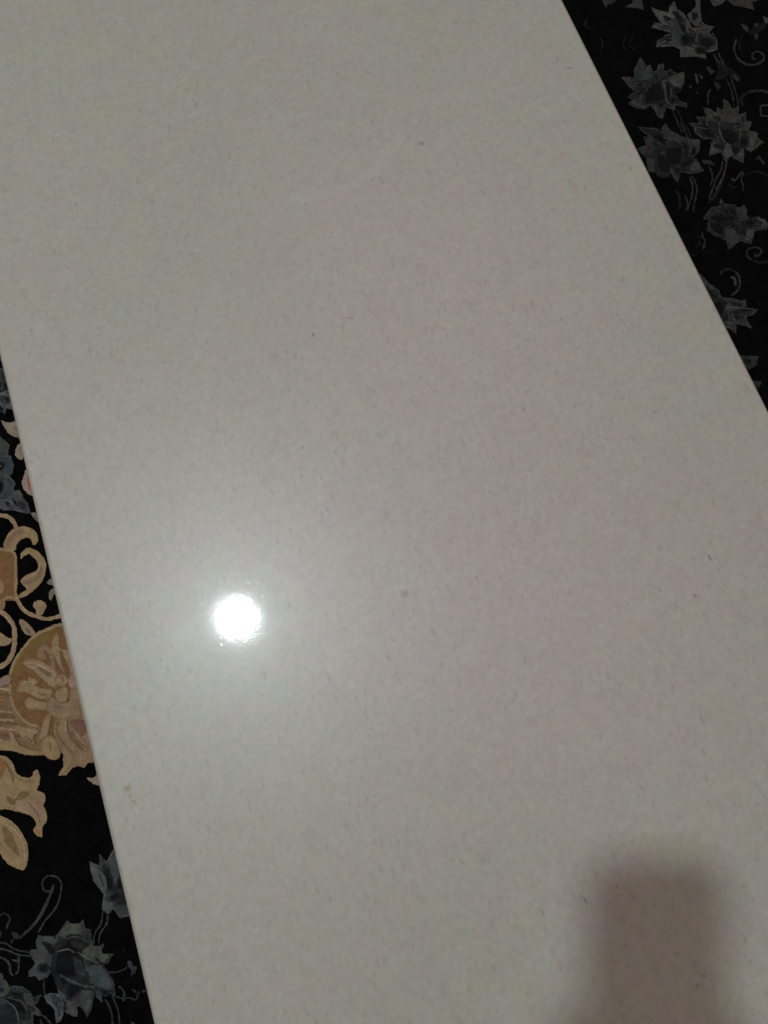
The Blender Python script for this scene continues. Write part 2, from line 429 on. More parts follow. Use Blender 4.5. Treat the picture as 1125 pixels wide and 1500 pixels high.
def inside(p, poly):
    r_ = False
    for a, b in zip(poly, poly[1:] + poly[:1]):
        if (a.y > p.y) != (b.y > p.y) and p.x < (b.x - a.x) * (p.y - a.y) / (b.y - a.y) + a.x: r_ = not r_
    return r_

# yarn tones as they look beside the table; its shade darkens the right-hand greys
gl, gm, gd, gk = (63, 63, 64), (52, 52, 53), (35, 35, 37), (20, 20, 21)
gs = (43, 44, 45)          # stems
sm_ = (26, 26, 28)         # faintest tendrils
tl = (49, 56, 56)          # teal-grey
mv = (54, 50, 52)          # mauve-grey
be, bl, br, bd, bp = (128, 110, 83), (143, 125, 99), (106, 79, 53), (108, 91, 66), (130, 110, 87)
bg_ = (118, 110, 92)

# ---- right-hand side: dark leafy flowers
M = Motif('woven_flower', 'B')
M.fill([(100,75),(150,90),(225,95),(250,55),(290,25),(310,75),(370,120),(410,170),(450,235),(490,270),(540,200),(620,240),(640,235),(630,290),(675,390),(660,430),(620,460),(590,475),(560,510),(480,500),(350,505),(345,440),(280,420),(220,410),(140,410),(140,365),(200,320),(270,300),(180,260),(105,245),(120,200),(160,200),(130,140)], gl)
for q in ([(200,145),(260,170),(270,190),(220,180)], [(280,110),(320,120),(370,180),(330,180),(290,140)], [(190,225),(240,240),(230,255)],
          [(320,215),(370,220),(395,300),(360,270)], [(345,320),(400,320),(470,330),(470,380),(390,390),(350,350)],
          [(510,345),(610,345),(645,390),(600,430),(560,430),(515,400)], [(480,430),(540,430),(570,470),(500,475)], [(200,350),(230,340),(240,370)]): M.fill(q, gk, 1)
M.fill([(420,250),(470,270),(480,330),(430,320)], gd, 1)
M.fill([(250,190),(310,180),(340,260),(350,330),(330,400),(260,400),(270,310),(250,240)], tl, 1)
M.line([(170,240),(270,275)], 12, tl, 2); M.line([(310,90),(380,150),(400,220),(400,300)], 14, gl, 2); M.line([(480,380),(500,300),(560,240)], 12, gl, 2)
M.line([(600,440),(665,395),(630,300)], 12, gl, 2)
M.done()
M = Motif('woven_bud', 'B'); M.fill([(480,-40),(525,-40),(520,20),(525,90),(535,190),(490,240),(430,190),(410,130),(450,90),(480,60)], gl); M.fill([(450,120),(495,120),(500,150),(465,175)], gk, 1); M.done()
Motif('woven_leaf', 'B').fill([(600,-60),(760,-60),(745,0),(720,30),(650,58),(615,10)], gl).done()
Motif('woven_leaf', 'B').fill([(760,0),(850,-40),(1000,-60),(1030,5),(985,15),(1000,82),(930,65),(840,50)], gm).done()
Motif('woven_leaf', 'A').fill([(300,-60),(580,-70),(575,0),(560,30),(490,40),(475,82),(440,30),(430,0)], gs).done()
Motif('woven_leaf', 'A').fill([(740,-60),(870,-70),(865,0),(890,108),(810,85),(680,70),(770,30)], gm).done()
M = Motif('woven_scroll', 'Q'); M.line([(960,200),(948,260),(975,315),(1040,340),(1095,320),(1102,285),(1062,268),(1040,295),(1060,310)], 10, gs); M.line([(985,180),(975,250),(1000,300)], 7, sm_); M.done()
M = Motif('woven_scroll', 'Q'); M.line([(385,185),(368,230),(388,268)], 8, sm_); M.line([(425,190),(398,230),(430,262)], 7, sm_); M.line([(240,190),(260,230),(250,280)], 7, sm_); M.line([(180,100),(165,130),(195,150)], 12, sm_); M.done()
M = Motif('woven_leaf', 'B'); M.fill([(885,210),(930,225),(960,260),(940,285),(905,245)], gs); M.fill([(1005,205),(1045,205),(1025,260),(1040,320),(1020,365),(1000,300)], gs); M.fill([(1080,140),(1130,165),(1115,215),(1095,190)], gl); M.line([(960,300),(1100,220)], 60, sm_, 0); M.done()
M = Motif('woven_stem', 'B'); M.line([(640,475),(660,520),(700,570)], 12, gs); M.line([(680,465),(710,530),(740,580)], 12, gs); M.done()
M = Motif('woven_flower', 'C')
M.fill([(110,290),(180,285),(250,310),(245,200),(290,100),(345,45),(380,190),(400,165),(450,140),(480,200),(555,190),(560,130),(625,120),(625,190),(680,210),(710,175),(780,240),(870,225),(885,360),(830,460),(790,510),(850,590),(915,620),(900,655),(790,660),(760,690),(680,690),(630,750),(600,795),(550,780),(520,710),(460,660),(380,690),(270,670),(190,610),(235,600),(185,530),(220,470),(180,390)], gm)
M.fill([(250,330),(245,210),(290,110),(345,60),(370,190),(470,270),(440,320),(330,340)], tl, 1)
M.fill([(700,260),(780,280),(870,240),(870,350),(820,430),(740,400),(690,340)], gl, 1)
M.fill([(545,220),(640,200),(660,300),(590,320),(540,270)], gs, 1)
M.fill([(400,480),(470,350),(590,380),(640,480),(640,580),(520,610),(440,600),(390,640),(370,560)], gk, 1)
for q in ([(650,360),(700,400),(690,540),(660,470)], [(740,440),(800,420),(835,460),(760,490)], [(700,560),(780,560),(790,600),(730,610)], [(560,610),(620,620),(600,670),(560,660)], [(690,230),(730,240),(710,290)]): M.fill(q, gk, 2)
M.fill([(340,350),(410,360),(390,430),(340,410)], (52,42,44), 2); M.line([(600,330),(640,450),(650,560),(690,640)], 20, gl, 3); M.line([(715,430),(710,560)], 22, gl, 3)
M.line([(440,310),(450,440)], 14, gs, 3); M.line([(210,600),(300,650),(380,670)], 24, gl, 2); M.done()
M = Motif('woven_stem', 'C'); M.line([(735,700),(780,800),(820,900),(870,1000)], 26, sm_, 0); M.line([(735,700),(780,800),(815,900),(850,990)], 8, gs); M.line([(800,700),(840,800),(870,880),(905,980)], 8, gs); M.done()
M = Motif('woven_flower', 'D')
M.fill([(470,545),(530,550),(600,620),(660,640),(690,720),(770,705),(800,790),(845,840),(840,950),(885,960),(940,980),(940,1050),(1000,1100),(910,1200),(840,1240),(770,1200),(750,1290),(730,1370),(650,1350),(570,1330),(500,1360),(430,1290),(285,1270),(295,1120),(350,1100),(240,1060),(180,1060),(70,970),(60,900),(10,850),(105,840),(110,760),(210,750),(205,640),(300,660),(370,680),(380,640),(450,640),(490,610)], gm)
M.fill([(500,600),(640,700),(690,860),(570,850),(450,850),(430,790),(480,690)], mv, 1)
for q in ([(420,930),(540,930),(660,1000),(660,1080),(600,1160),(480,1110),(430,1040)], [(700,1040),(800,1050),(790,1160),(700,1160)], [(570,1180),(690,1200),(640,1280),(600,1260)],
          [(340,1140),(460,1170),(430,1205),(350,1180)], [(170,830),(215,830),(222,880)], [(160,950),(230,980),(350,1000),(330,1060),(240,1040),(180,1010)], [(700,790),(735,790),(725,850)]): M.fill(q, gk, 1)
M.fill([(290,830),(380,850),(370,1000),(270,980),(260,900)], gd, 1); M.fill([(430,850),(600,860),(620,960),(540,930),(430,940)], gd, 1)
M.line([(480,700),(405,880),(410,980),(470,1120)], 18, gl, 2); M.line([(660,720),(710,860),(690,980),(680,1090)], 18, gl, 2)
M.line([(380,690),(420,740),(430,800)], 20, gl, 2); M.line([(300,690),(240,800),(240,900)], 22, (58,58,54), 2)
M.fill([(490,1130),(550,1150),(590,1290),(510,1340),(440,1280)], gl, 2); M.line([(900,1190),(980,1110)], 14, (84,78,66), 2); M.fill([(840,1000),(930,1000),(930,1060),(860,1180),(810,1140)], gl, 1)
M.done()
M = Motif('woven_stem', 'D'); M.line([(560,190),(600,320),(650,480),(670,600),(665,700)], 14, gs); M.line([(500,230),(560,350),(600,500),(610,620)], 14, gs); M.line([(440,0),(460,50)], 14, gs); M.line([(290,370),(255,470),(255,600)], 18, gs); M.done()
Motif('woven_leaf', 'D').fill([(330,270),(460,230),(550,180),(640,190),(695,285),(690,200),(600,110),(500,60),(460,-20),(360,-10),(400,110)], sm_).fill([(330,280),(390,300),(430,360),(380,400),(350,330)], gs, 1).fill([(570,180),(640,190),(690,280),(620,240)], gs, 1).done()
M = Motif('woven_scroll', 'D'); M.line([(735,600),(705,520),(760,450),(880,412),(1000,405),(1150,450)], 42, sm_); M.line([(800,420),(960,400),(1100,430)], 26, gs, 2); M.done()
M = Motif('woven_scroll', 'D'); M.line([(1080,600),(985,610),(975,690),(1000,745),(1100,745)], 26, gs); M.done()
M = Motif('woven_leaf', 'D'); M.fill([(235,70),(290,75),(300,110),(350,130),(300,185),(270,130),(245,110)], gs); M.fill([(60,160),(110,190),(130,290),(100,300),(85,210)], mv); M.fill([(85,400),(120,430),(100,450)], gs); M.fill([(130,170),(180,200),(185,240),(150,220)], gs); M.fill([(0,330),(40,330),(25,370),(0,360)], gs); M.done()
M = Motif('woven_leaf', 'E')
M.fill([(150,70),(380,70),(460,110),(455,70),(515,30),(560,80),(680,150),(800,200),(850,220),(970,240),(980,400),(940,480),(1000,600),(1025,640),(860,700),(740,710),(675,800),(590,690),(590,600),(500,590),(400,680),(300,660),(200,480),(140,350),(220,300),(230,200),(290,160)], gs)
M.fill([(380,400),(530,500),(520,340),(620,330),(740,330),(760,480),(700,560),(580,590),(560,700),(430,690),(400,560)], gk, 1)
for q in ([(760,300),(800,320),(820,420),(780,470)], [(860,350),(930,360),(900,460),(860,440)], [(820,520),(880,520),(870,570),(800,570)], [(630,620),(700,630),(710,690),(660,710)]): M.fill(q, gk, 2)
M.fill([(500,50),(560,100),(680,160),(780,210),(720,290),(600,240),(480,220),(490,120)], gm, 1); M.fill([(870,240),(960,250),(970,380),(930,440),(930,340),(870,320)], gm, 1)
M.fill([(850,590),(940,500),(1010,640),(860,680)], gm, 2); M.fill([(240,330),(340,320),(360,480),(240,480)], (44,38,40), 1); M.line([(560,240),(660,260),(740,330)], 20, gm, 3)
M.line([(800,200),(850,330),(840,430)], 40, mv, 3); M.done()
M = Motif('woven_stem', 'E'); M.line([(850,740),(890,900),(870,1030),(820,1150),(800,1200)], 20, gs); M.line([(880,720),(945,880),(930,1030),(905,1120),(900,1220)], 20, gs); M.line([(780,990),(810,1080),(830,1200)], 22, gs); M.line([(650,930),(700,990),(715,1120),(700,1180)], 34, sm_); M.done()
M = Motif('woven_stem', 'E'); M.line([(720,0),(780,110),(820,190)], 12, gs); M.line([(770,0),(830,100),(860,200)], 12, gs); M.done()
M = Motif('woven_stem', 'F'); M.line([(485,130),(470,240),(415,330),(380,440),(330,560),(340,600)], 20, gs); M.line([(540,140),(515,260),(480,360),(410,480)], 20, (58,50,52)); M.line([(320,180),(350,260),(365,330),(345,430)], 20, gs); M.fill([(235,120),(330,120),(390,160),(380,190),(340,170),(250,160)], gs); M.line([(480,400),(380,570),(310,650)], 40, sm_, 0); M.done()
M = Motif('woven_scroll', 'F'); M.line([(840,210),(890,140),(925,85),(960,120),(1000,170)], 26, gs); M.line([(735,260),(680,320),(630,370),(600,340)], 20, tl); M.line([(745,280),(715,370),(740,420),(735,490)], 20, gs); M.line([(560,400),(590,440),(660,455)], 20, sm_); M.line([(760,300),(900,260),(1042,310)], 18, sm_); M.done()
M = Motif('woven_flower', 'F')
M.fill([(430,660),(470,600),(510,655),(640,665),(690,690),(740,675),(795,740),(780,780),(830,830),(920,805),(1000,840),(1040,920),(1020,970),(880,1000),(870,1050),(820,1130),(700,1130),(600,1190),(560,1190),(520,1110),(400,1050),(310,960),(310,860),(270,830),(310,750),(350,690)], gs)
M.fill([(500,960),(620,960),(680,1050),(690,1120),(590,1180),(540,1110),(470,1000)], gm, 1); M.fill([(640,700),(690,700),(740,690),(780,740),(770,790),(800,830),(700,880),(640,870),(680,800)], gm, 1)
M.fill([(450,720),(510,720),(510,800),(440,790)], gd, 1)
for q in ([(330,890),(450,900),(500,980),(480,1040),(400,1010),(330,950)], [(310,830),(400,780),(500,840),(560,790),(650,830),(620,880),(500,880),(400,880)], [(570,900),(690,930),(680,980),(600,940)], [(740,880),(830,840),(880,900),(830,940),(770,920)]): M.fill(q, gk, 2)
M.fill([(780,980),(860,970),(865,1060),(800,1110),(740,1110),(770,1040)], gl, 3); M.fill([(890,830),(1000,850),(1030,930),(950,970),(965,890)], gl, 3)
M.line([(315,860),(330,970),(420,1040),(520,1100)], 14, gm, 3); M.done()
M = Motif('woven_scroll', 'F'); M.line([(835,1340),(795,1290),(785,1230),(840,1190),(930,1190),(965,1230),(935,1275),(895,1295),(885,1260)], 20, gs); M.line([(870,1350),(960,1375),(1060,1350)], 30, sm_); M.done()
M = Motif('woven_scroll', 'F'); M.line([(240,1000),(242,1060),(275,1110),(250,1210)], 22, gs); M.line([(200,1090),(205,1150),(150,1180)], 22, sm_); M.line([(180,1000),(180,1050),(220,1070)], 14, sm_); M.line([(100,1270),(170,1290)], 14, sm_); M.line([(470,1490),(540,1450),(650,1480)], 30, sm_); M.done()
M = Motif('woven_scroll', 'T'); M.line([(615,305),(620,268),(690,255),(755,300),(775,370),(755,430),(700,480)], 17, gs); M.line([(690,325),(725,335),(735,400)], 20, gm); M.done()
M = Motif('woven_flower', 'T')
M.fill([(380,300),(440,300),(500,370),(590,430),(610,490),(700,490),(790,525),(815,515),(825,565),(800,590),(850,615),(910,595),(890,640),(830,670),(870,750),(800,730),(745,725),(740,795),(680,770),(560,760),(400,640),(330,420)], gm)
M.fill([(710,610),(775,615),(740,645)], gk, 1); M.fill([(610,520),(680,540),(640,552)], gk, 1); M.line([(590,430),(600,520),(640,640)], 14, tl, 1); M.line([(640,700),(740,720)], 14, gl, 1); M.line([(640,610),(680,580),(780,585)], 20, gl, 1); M.fill([(540,540),(600,520),(640,610),(620,660)], gk, 1); M.done()
Motif('woven_leaf', 'T').fill([(740,980),(930,990),(920,1060),(850,1105),(790,1070)], gs).fill([(810,1010),(870,1030),(840,1060)], gk, 1).done()
Motif('woven_leaf', 'T').fill([(850,1185),(960,1210),(930,1262),(880,1250)], gs).done()

# ---- left-hand side: grey-blue flowers
gl, gm, gd, gk = (65, 66, 67), (54, 56, 56), (36, 38, 41), (22, 23, 26)
gs = (46, 48, 48); tl = (50, 58, 59)
M = Motif('woven_flower', 'G')
M.fill([(-60,380),(0,420),(60,440),(90,560),(150,760),(260,960),(190,1060),(110,1070),(70,1130),(40,1100),(-20,1010),(-90,900)], (66,72,74))
M.fill([(80,880),(130,900),(140,950),(100,930)], gk, 1); M.fill([(70,680),(120,680),(125,760),(75,740)], gk, 1); M.fill([(-60,1000),(50,1050),(0,1110)], gk, 1)
M.line([(-40,800),(80,835),(160,865)], 24, (92,84,84), 2); M.line([(0,510),(40,600),(40,700),(30,780)], 40, tl, 2); M.done()
M = Motif('woven_leaf', 'G'); M.line([(-20,240),(40,330)], 26, gs); M.line([(-20,430),(80,440)], 26, (64,60,62)); M.done()
M = Motif('woven_leaf', 'G', True); M.fill([(15,1238),(70,1262),(130,1275),(300,1250),(400,1300),(420,1500),(230,1500),(130,1440),(70,1350)], bg_); M.line([(230,1340),(290,1390)], 26, bd, 1); M.done()
M = Motif('woven_leaf', 'H', True); M.fill([(270,430),(220,470),(190,560),(215,620),(270,650),(310,600),(340,480),(310,430)], bg_); M.done()
M = Motif('woven_bud', 'H', True); M.fill([(340,770),(310,830),(285,950),(320,1050),(430,1120),(520,1050),(480,880),(400,770)], (126,112,104)); M.fill([(360,850),(400,880),(430,990),(375,1040),(355,960)], (134,84,76), 1); M.fill([(378,900),(420,930),(420,990),(385,985)], (60,34,34), 2); M.done()
M = Motif('woven_flower', 'H', jit=.45)
M.fill([(-60,330),(0,350),(60,400),(120,460),(100,580),(0,605),(-60,600)], (64,68,66))
M.fill([(-60,600),(60,590),(140,600),(180,720),(160,830),(100,860),(0,875),(-60,880)], (60,64,68), 1)
M.fill([(-60,885),(60,875),(120,850),(160,900),(205,960),(180,1010),(190,1080),(160,1130),(120,1165),(-60,1165)], (62,66,68), 2)
M.fill([(190,1050),(250,1040),(305,1110),(290,1130),(360,1210),(400,1345),(290,1335),(170,1300),(60,1310),(0,1280),(-60,1270),(-60,1160),(120,1160)], (70,70,76), 3)
for q in ([(-30,690),(50,700),(30,760),(-30,790)], [(-40,920),(40,960),(30,1050),(-40,1080)], [(70,1190),(120,1200),(110,1250)], [(160,1150),(200,1180),(220,1240),(200,1230)]): M.fill(q, gk, 4)
M.fill([(220,1200),(290,1190),(340,1230),(330,1290),(260,1270)], (50,48,54), 4)
M.line([(0,605),(60,605),(130,600)], 12, (92,94,94), 4); M.line([(0,890),(100,870),(150,900),(200,965)], 12, (84,88,86), 4); M.line([(0,1170),(90,1180),(180,1220)], 14, (88,90,96), 5)
M.line([(200,1300),(330,1325)], 14, (90,90,98), 5); M.fill([(210,1060),(250,1050),(295,1110),(240,1110)], (74,76,68), 5); M.line([(0,730),(20,740)], 30, (92,94,100), 5); M.done()
M = Motif('woven_leaf', 'H', True); M.fill([(400,1340),(490,1345),(560,1400),(540,1500),(480,1450)], (112,108,104)); M.done()
# ---- beige scrollwork
M = Motif('woven_scroll', 'V', True); M.line([(-40,458),(0,465),(70,480),(125,530),(155,600)], 38, bp); M.done()
M = Motif('woven_scroll', 'V', True)
M.fill([(30,760),(50,680),(110,600),(200,570),(290,590),(345,650),(335,725),(295,735),(285,700),(250,670),(190,690),(150,740),(130,790)], be)
M.line([(70,750),(95,680),(150,630),(215,615)], 36, (116,94,74), 1); M.line([(150,700),(200,660),(260,650)], 20, bp, 1); M.line([(300,620),(325,680),(320,715)], 26, (124,112,76), 1); M.done()
M = Motif('woven_scroll', 'K', True)
M.fill([(250,270),(300,200),(370,188),(470,240),(545,330),(560,440),(530,560),(450,670),(350,750),(260,800),(232,755),(320,690),(250,610),(270,560),(340,510),(440,470),(462,370),(400,300),(340,262),(280,300),(258,320)], be)
M.line([(275,620),(370,600),(460,540),(508,440)], 46, (112,96,74), 1); M.line([(290,570),(400,520),(470,470),(490,370)], 18, bl, 2); M.done()
M = Motif('woven_medallion', 'K')
M.fill([(-60,180),(0,190),(150,215),(200,300),(215,600),(210,700),(190,830),(60,835),(50,930),(0,945),(-60,950)], br)
M.line([(-50,195),(0,203),(110,215),(165,250),(190,330),(190,500),(190,620),(185,740)], 34, be, 1); M.line([(20,840),(90,790),(150,800),(220,830)], 34, be, 1)
M.fill([(-50,560),(10,580),(50,660),(20,740),(-50,745)], (136,106,80), 1, True); M.fill([(-50,820),(60,840),(50,930),(-50,950)], (118,94,66), 1, True); M.line([(-30,870),(20,860)], 30, bp, 2); M.done()
M = Motif('woven_scroll', 'K', True); M.line([(190,740),(230,860),(310,960),(430,1020),(560,1052),(660,1040),(800,990)], 46, be); M.line([(200,790),(250,880),(330,965)], 14, bl, 1)
M.fill([(400,890),(440,835),(510,830),(560,880),(550,940),(500,1010),(440,1000),(440,950)], bp); M.done()
M = Motif('woven_scroll', 'K', True); M.line([(-40,970),(0,965),(80,1020),(155,1120),(180,1240),(170,1400),(130,1520),(80,1590),(0,1640),(-40,1650)], 58, bp); M.line([(60,1020),(140,1120),(160,1240)], 14, bl, 1); M.fill([(-40,1230),(30,1235),(80,1280),(145,1300),(120,1350),(60,1385),(-40,1360)], bp); M.done()
M = Motif('woven_leaf', 'K', True); M.fill([(230,1070),(300,1080),(370,1140),(425,1225),(400,1265),(330,1250),(270,1190)], (120,106,84)); M.fill([(310,1160),(360,1190),(370,1230),(330,1210)], (98,82,62), 1, True); M.done()
M = Motif('woven_leaf', 'K', True); M.fill([(570,610),(620,560),(700,580),(690,650),(620,640)], (114,106,98)); M.fill([(590,760),(640,680),(720,670),(760,720),(660,760),(620,830)], (114,108,98)); M.done()
# ---- the big brown palmette
M = Motif('woven_medallion', 'X', True)
M.fill([(485,185),(400,210),(280,265),(190,365),(120,465),(82,560),(75,700),(95,820),(145,915),(230,985),(400,1060),(700,1060),(800,700),(750,230)], br)
M.fill([(-20,640),(50,600),(85,640),(92,780),(140,905),(240,985),(320,1010),(360,1080),(340,1190),(200,1190),(100,1150),(-20,1140)], (112,92,66), 0, False)
M.line([(700,190),(485,188),(400,213),(280,270),(190,368),(120,468),(85,560),(78,640)], 24, be, 1); M.line([(78,640),(85,760),(110,840),(160,910),(230,965),(310,988)], 20, bp, 1)
M.fill([(180,520),(200,450),(300,380),(420,300),(470,250),(500,200),(300,270),(190,380),(130,470),(110,560),(120,640)], (104,82,50), 1)
for q, cc in (([(190,500),(240,465),(310,475),(420,540),(445,590),(430,620),(440,670),(400,665),(320,600),(260,540)], bp),
              ([(150,700),(170,640),(230,610),(300,640),(270,660),(330,690),(400,700),(380,760),(300,760),(200,710),(160,720)], be),
              ([(200,800),(230,765),(300,790),(370,800),(360,850),(290,850),(220,840)], bp),
              ([(300,400),(350,355),(400,390),(430,520),(400,520),(370,460),(320,460)], (118,98,72)),
              ([(410,380),(420,310),(460,270),(465,370),(540,400),(570,480),(620,560),(520,560),(480,520),(430,440)], bp),
              ([(440,620),(490,580),(525,610),(515,660),(470,670)], bp), ([(440,720),(490,685),(530,700),(520,780),(470,790),(440,760)], be),
              ([(545,610),(590,575),(680,600),(680,700),(560,680)], (132,112,98)),
              ([(370,900),(400,900),(385,980),(360,1060),(290,1092),(320,1050),(340,960)], bp),
              ([(560,720),(640,700),(720,760),(720,930),(640,930),(580,860)], (120,108,80))): M.fill(q, cc, 2)
M.fill([(290,520),(350,535),(400,570),(390,600),(330,560)], (96,86,66), 3); M.fill([(345,385),(385,430),(400,500),(360,440)], (98,78,52), 3); M.fill([(470,390),(500,430),(550,560),(510,560),(480,480)], (98,74,52), 3)
M.fill([(200,560),(230,640),(180,600)], br, 2); M.line([(200,490),(300,500),(400,560)], 14, bl, 3); M.line([(300,730),(370,745)], 16, (102,92,70), 3); M.line([(180,650),(230,635),(290,650)], 12, bl, 3)
M.line([(270,830),(340,835)], 14, (136,114,90), 3); M.line([(470,600),(495,600),(500,640)], 10, (110,84,62), 3)
M.fill([(385,810),(420,760),(470,805),(540,800),(600,790),(620,920),(500,925),(430,905),(390,870)], (118,103,78), 2)
M.line([(395,880),(470,900),(560,890),(570,850)], 22, be, 3); M.line([(430,830),(520,850)], 22, (104,96,74), 3)
M.fill([(430,930),(540,930),(660,935),(760,960),(800,1240),(740,1270),(690,1275),(660,1310),(610,1295),(570,1310),(520,1370),(460,1370),(500,1300),(495,1200),(440,1130),(425,1040)], (120,102,76), 2, False)
M.line([(530,930),(535,1020),(600,1120),(660,1180)], 26, (100,82,58), 3); M.line([(460,940),(450,1040),(510,1130),(590,1220)], 20, (104,88,64), 3)
M.fill([(555,940),(670,940),(690,1010),(650,1060),(580,1000)], (104,78,62), 3); M.line([(600,1040),(650,1110),(740,1200)], 22, bp, 4); M.line([(560,1020),(610,1100),(730,1180)], 10, (100,84,64), 4); M.line([(520,940),(520,1030)], 12, bl, 4)
M.line([(480,1350),(540,1280),(560,1230)], 30, (126,106,74), 4); M.line([(640,1210),(640,1290)], 16, be, 4)
M.fill([(330,1150),(360,1080),(410,1070),(450,1120),(470,1200),(430,1240),(370,1215)], be, 3); M.line([(395,1110),(400,1180)], 14, (104,88,62), 4)
M.fill([(140,985),(220,1000),(300,1020),(262,1060),(268,1115),(200,1080),(140,1030)], bp, 2); M.line([(200,1060),(260,1110)], 12, br, 3)
M.fill([(-20,1085),(80,1100),(85,1040),(105,1040),(150,1125),(260,1175),(335,1185),(320,1203),(200,1200),(100,1172),(-20,1160)], be, 3)
for yy, cc in ((690, bl), (730, (100, 84, 56)), (780, (118, 96, 70)), (835, (102, 88, 60)), (865, be), (900, (98, 78, 54)), (930, be), (955, (96, 78, 54)), (1000, bp), (1050, (100, 74, 54))):
    M.line([(-20, yy), (40, yy + 4), (88 + max(0, (yy - 800) * .25), yy + 14)], 18, cc, 2)
M.fill([(-20,640),(20,605),(70,590),(80,640),(40,660),(-20,690)], (118,106,90), 2)
M.done()
M = Motif('woven_leaf', 'X', True); M.fill([(680,1390),(730,1388),(770,1362),(830,1380),(820,1440),(740,1442)], (116,108,92)); M.done()
M = Motif('woven_flower', 'Y', True, jit=.6)
M.fill([(-60,20),(0,35),(60,55),(110,110),(130,180),(190,215),(250,220),(275,175),(305,155),(330,210),(320,280),(305,325),(360,350),(372,400),(355,450),(380,500),(385,570),(350,630),(345,705),(310,700),(275,655),(300,600),(260,540),(180,510),(100,490),(40,480),(-60,450)], be)
M.fill([(-60,50),(0,60),(45,90),(40,160),(0,230),(-60,240)], (118,88,58), 1); M.fill([(60,370),(110,400),(180,335),(235,345),(220,385),(140,410),(120,445),(60,415)], (98,86,54), 1)
M.fill([(130,430),(240,380),(300,420),(350,500),(340,580),(280,520),(150,480)], (128,110,90), 1); M.line([(100,200),(200,250),(290,240)], 22, (112,96,68), 1); M.line([(0,280),(60,330),(100,390)], 24, bp, 2); M.line([(290,640),(320,690)], 26, (134,98,70), 2)
M.line([(40,90),(90,180),(110,260)], 16, (104,82,56), 2); M.line([(230,430),(300,500),(330,590)], 10, (104,88,66), 2); M.line([(0,420),(100,455),(240,510)], 10, bl, 2); M.done()
M = Motif('woven_leaf', 'Y', True, jit=.6); M.fill([(-60,500),(0,530),(60,560),(120,600),(180,680),(225,780),(228,900),(200,980),(160,975),(80,940),(20,880),(-20,800),(-60,780)], be); M.fill([(20,650),(40,622),(90,680),(130,760),(158,860),(140,862),(90,800),(40,750)], (100,86,58), 1); M.line([(20,600),(110,640),(190,760),(205,900)], 14, bl, 1); M.done()
# ---- lower left grey flowers
M = Motif('woven_stem', 'Z'); M.line([(370,262),(350,320),(305,420),(240,530),(150,615)], 19, gm); M.line([(345,305),(305,305),(290,255),(318,208),(375,205),(420,250),(412,340),(380,425),(310,510),(262,590)], 12, gm); M.done()
M = Motif('woven_flower', 'Z')
M.fill([(620,110),(680,122),(685,60),(730,92),(780,20),(850,20),(900,160),(920,310),(940,450),(830,492),(780,450),(740,455),(700,440),(712,330),(680,300),(640,240),(625,180)], gl)
M.fill([(715,170),(750,190),(780,250),(770,300),(740,290),(730,230)], gk, 1); M.fill([(755,340),(820,318),(822,350),(770,375)], gk, 1); M.fill([(805,190),(860,310),(810,290)], gk, 1)
M.fill([(740,110),(800,60),(830,170),(800,240),(760,180)], (62,68,72), 1); M.fill([(632,130),(690,165),(725,205),(735,290),(690,295),(645,230)], (82,84,84), 1); M.line([(680,190),(715,270)], 14, (58,54,58), 2); M.fill([(695,80),(725,110),(705,150)], gm, 2); M.done()
M = Motif('woven_stem', 'Z'); M.line([(708,450),(692,530),(655,590),(640,650)], 11, gm); M.line([(742,455),(730,535),(690,595),(678,665)], 11, gm); M.done()
M = Motif('woven_leaf', 'J')
M.fill([(290,220),(350,140),(420,85),(500,85),(575,65),(590,140),(660,150),(630,240),(690,270),(690,310),(780,310),(780,390),(870,410),(840,490),(800,520),(850,620),(890,700),(905,800),(890,830),(830,790),(770,790),(765,890),(700,850),(680,860),(660,970),(620,1030),(560,960),(500,940),(430,900),(400,800),(350,720),(290,600),(280,500),(300,330)], gm)
M.fill([(300,220),(360,140),(430,92),(500,92),(560,85),(560,170),(500,230),(400,240),(350,210)], (72,74,68), 1)
M.fill([(560,170),(640,165),(610,250),(560,230)], mv, 1); M.fill([(600,330),(690,320),(770,330),(770,390),(850,420),(800,500),(700,480),(560,400)], (70,72,66), 1)
M.fill([(600,520),(760,510),(830,620),(890,760),(820,770),(700,730),(620,660),(590,580)], (60,68,68), 1)
M.fill([(310,330),(400,290),(420,250),(520,250),(600,330),(540,370),(500,430),(520,520),(590,560),(600,640),(440,640),(440,760),(350,720),(285,560),(290,450),(320,380)], gk, 1)
M.fill([(440,270),(520,260),(600,330),(540,360),(460,320)], (46,40,42), 2); M.fill([(480,430),(560,470),(600,560),(600,630),(500,610)], (44,50,56), 2)
M.fill([(440,700),(560,740),(540,780),(440,860),(405,800)], gk, 2); M.fill([(560,770),(660,780),(670,900),(620,1010),(570,930),(540,860)], (66,72,70), 2)
M.line([(340,615),(440,670),(600,730),(700,740)], 24, gl, 3); M.line([(310,375),(420,352),(495,388)], 15, (86,74,74), 3); M.line([(400,240),(520,225),(640,280)], 16, gl, 3); M.line([(700,430),(740,480),(800,500)], 16, gd, 3)
M.fill([(760,770),(800,770),(840,810),(790,830)], gk, 3); M.line([(520,380),(620,440),(740,500)], 20, (76,78,80), 3); M.line([(640,740),(690,790),(700,850)], 14, gd, 3); M.done()
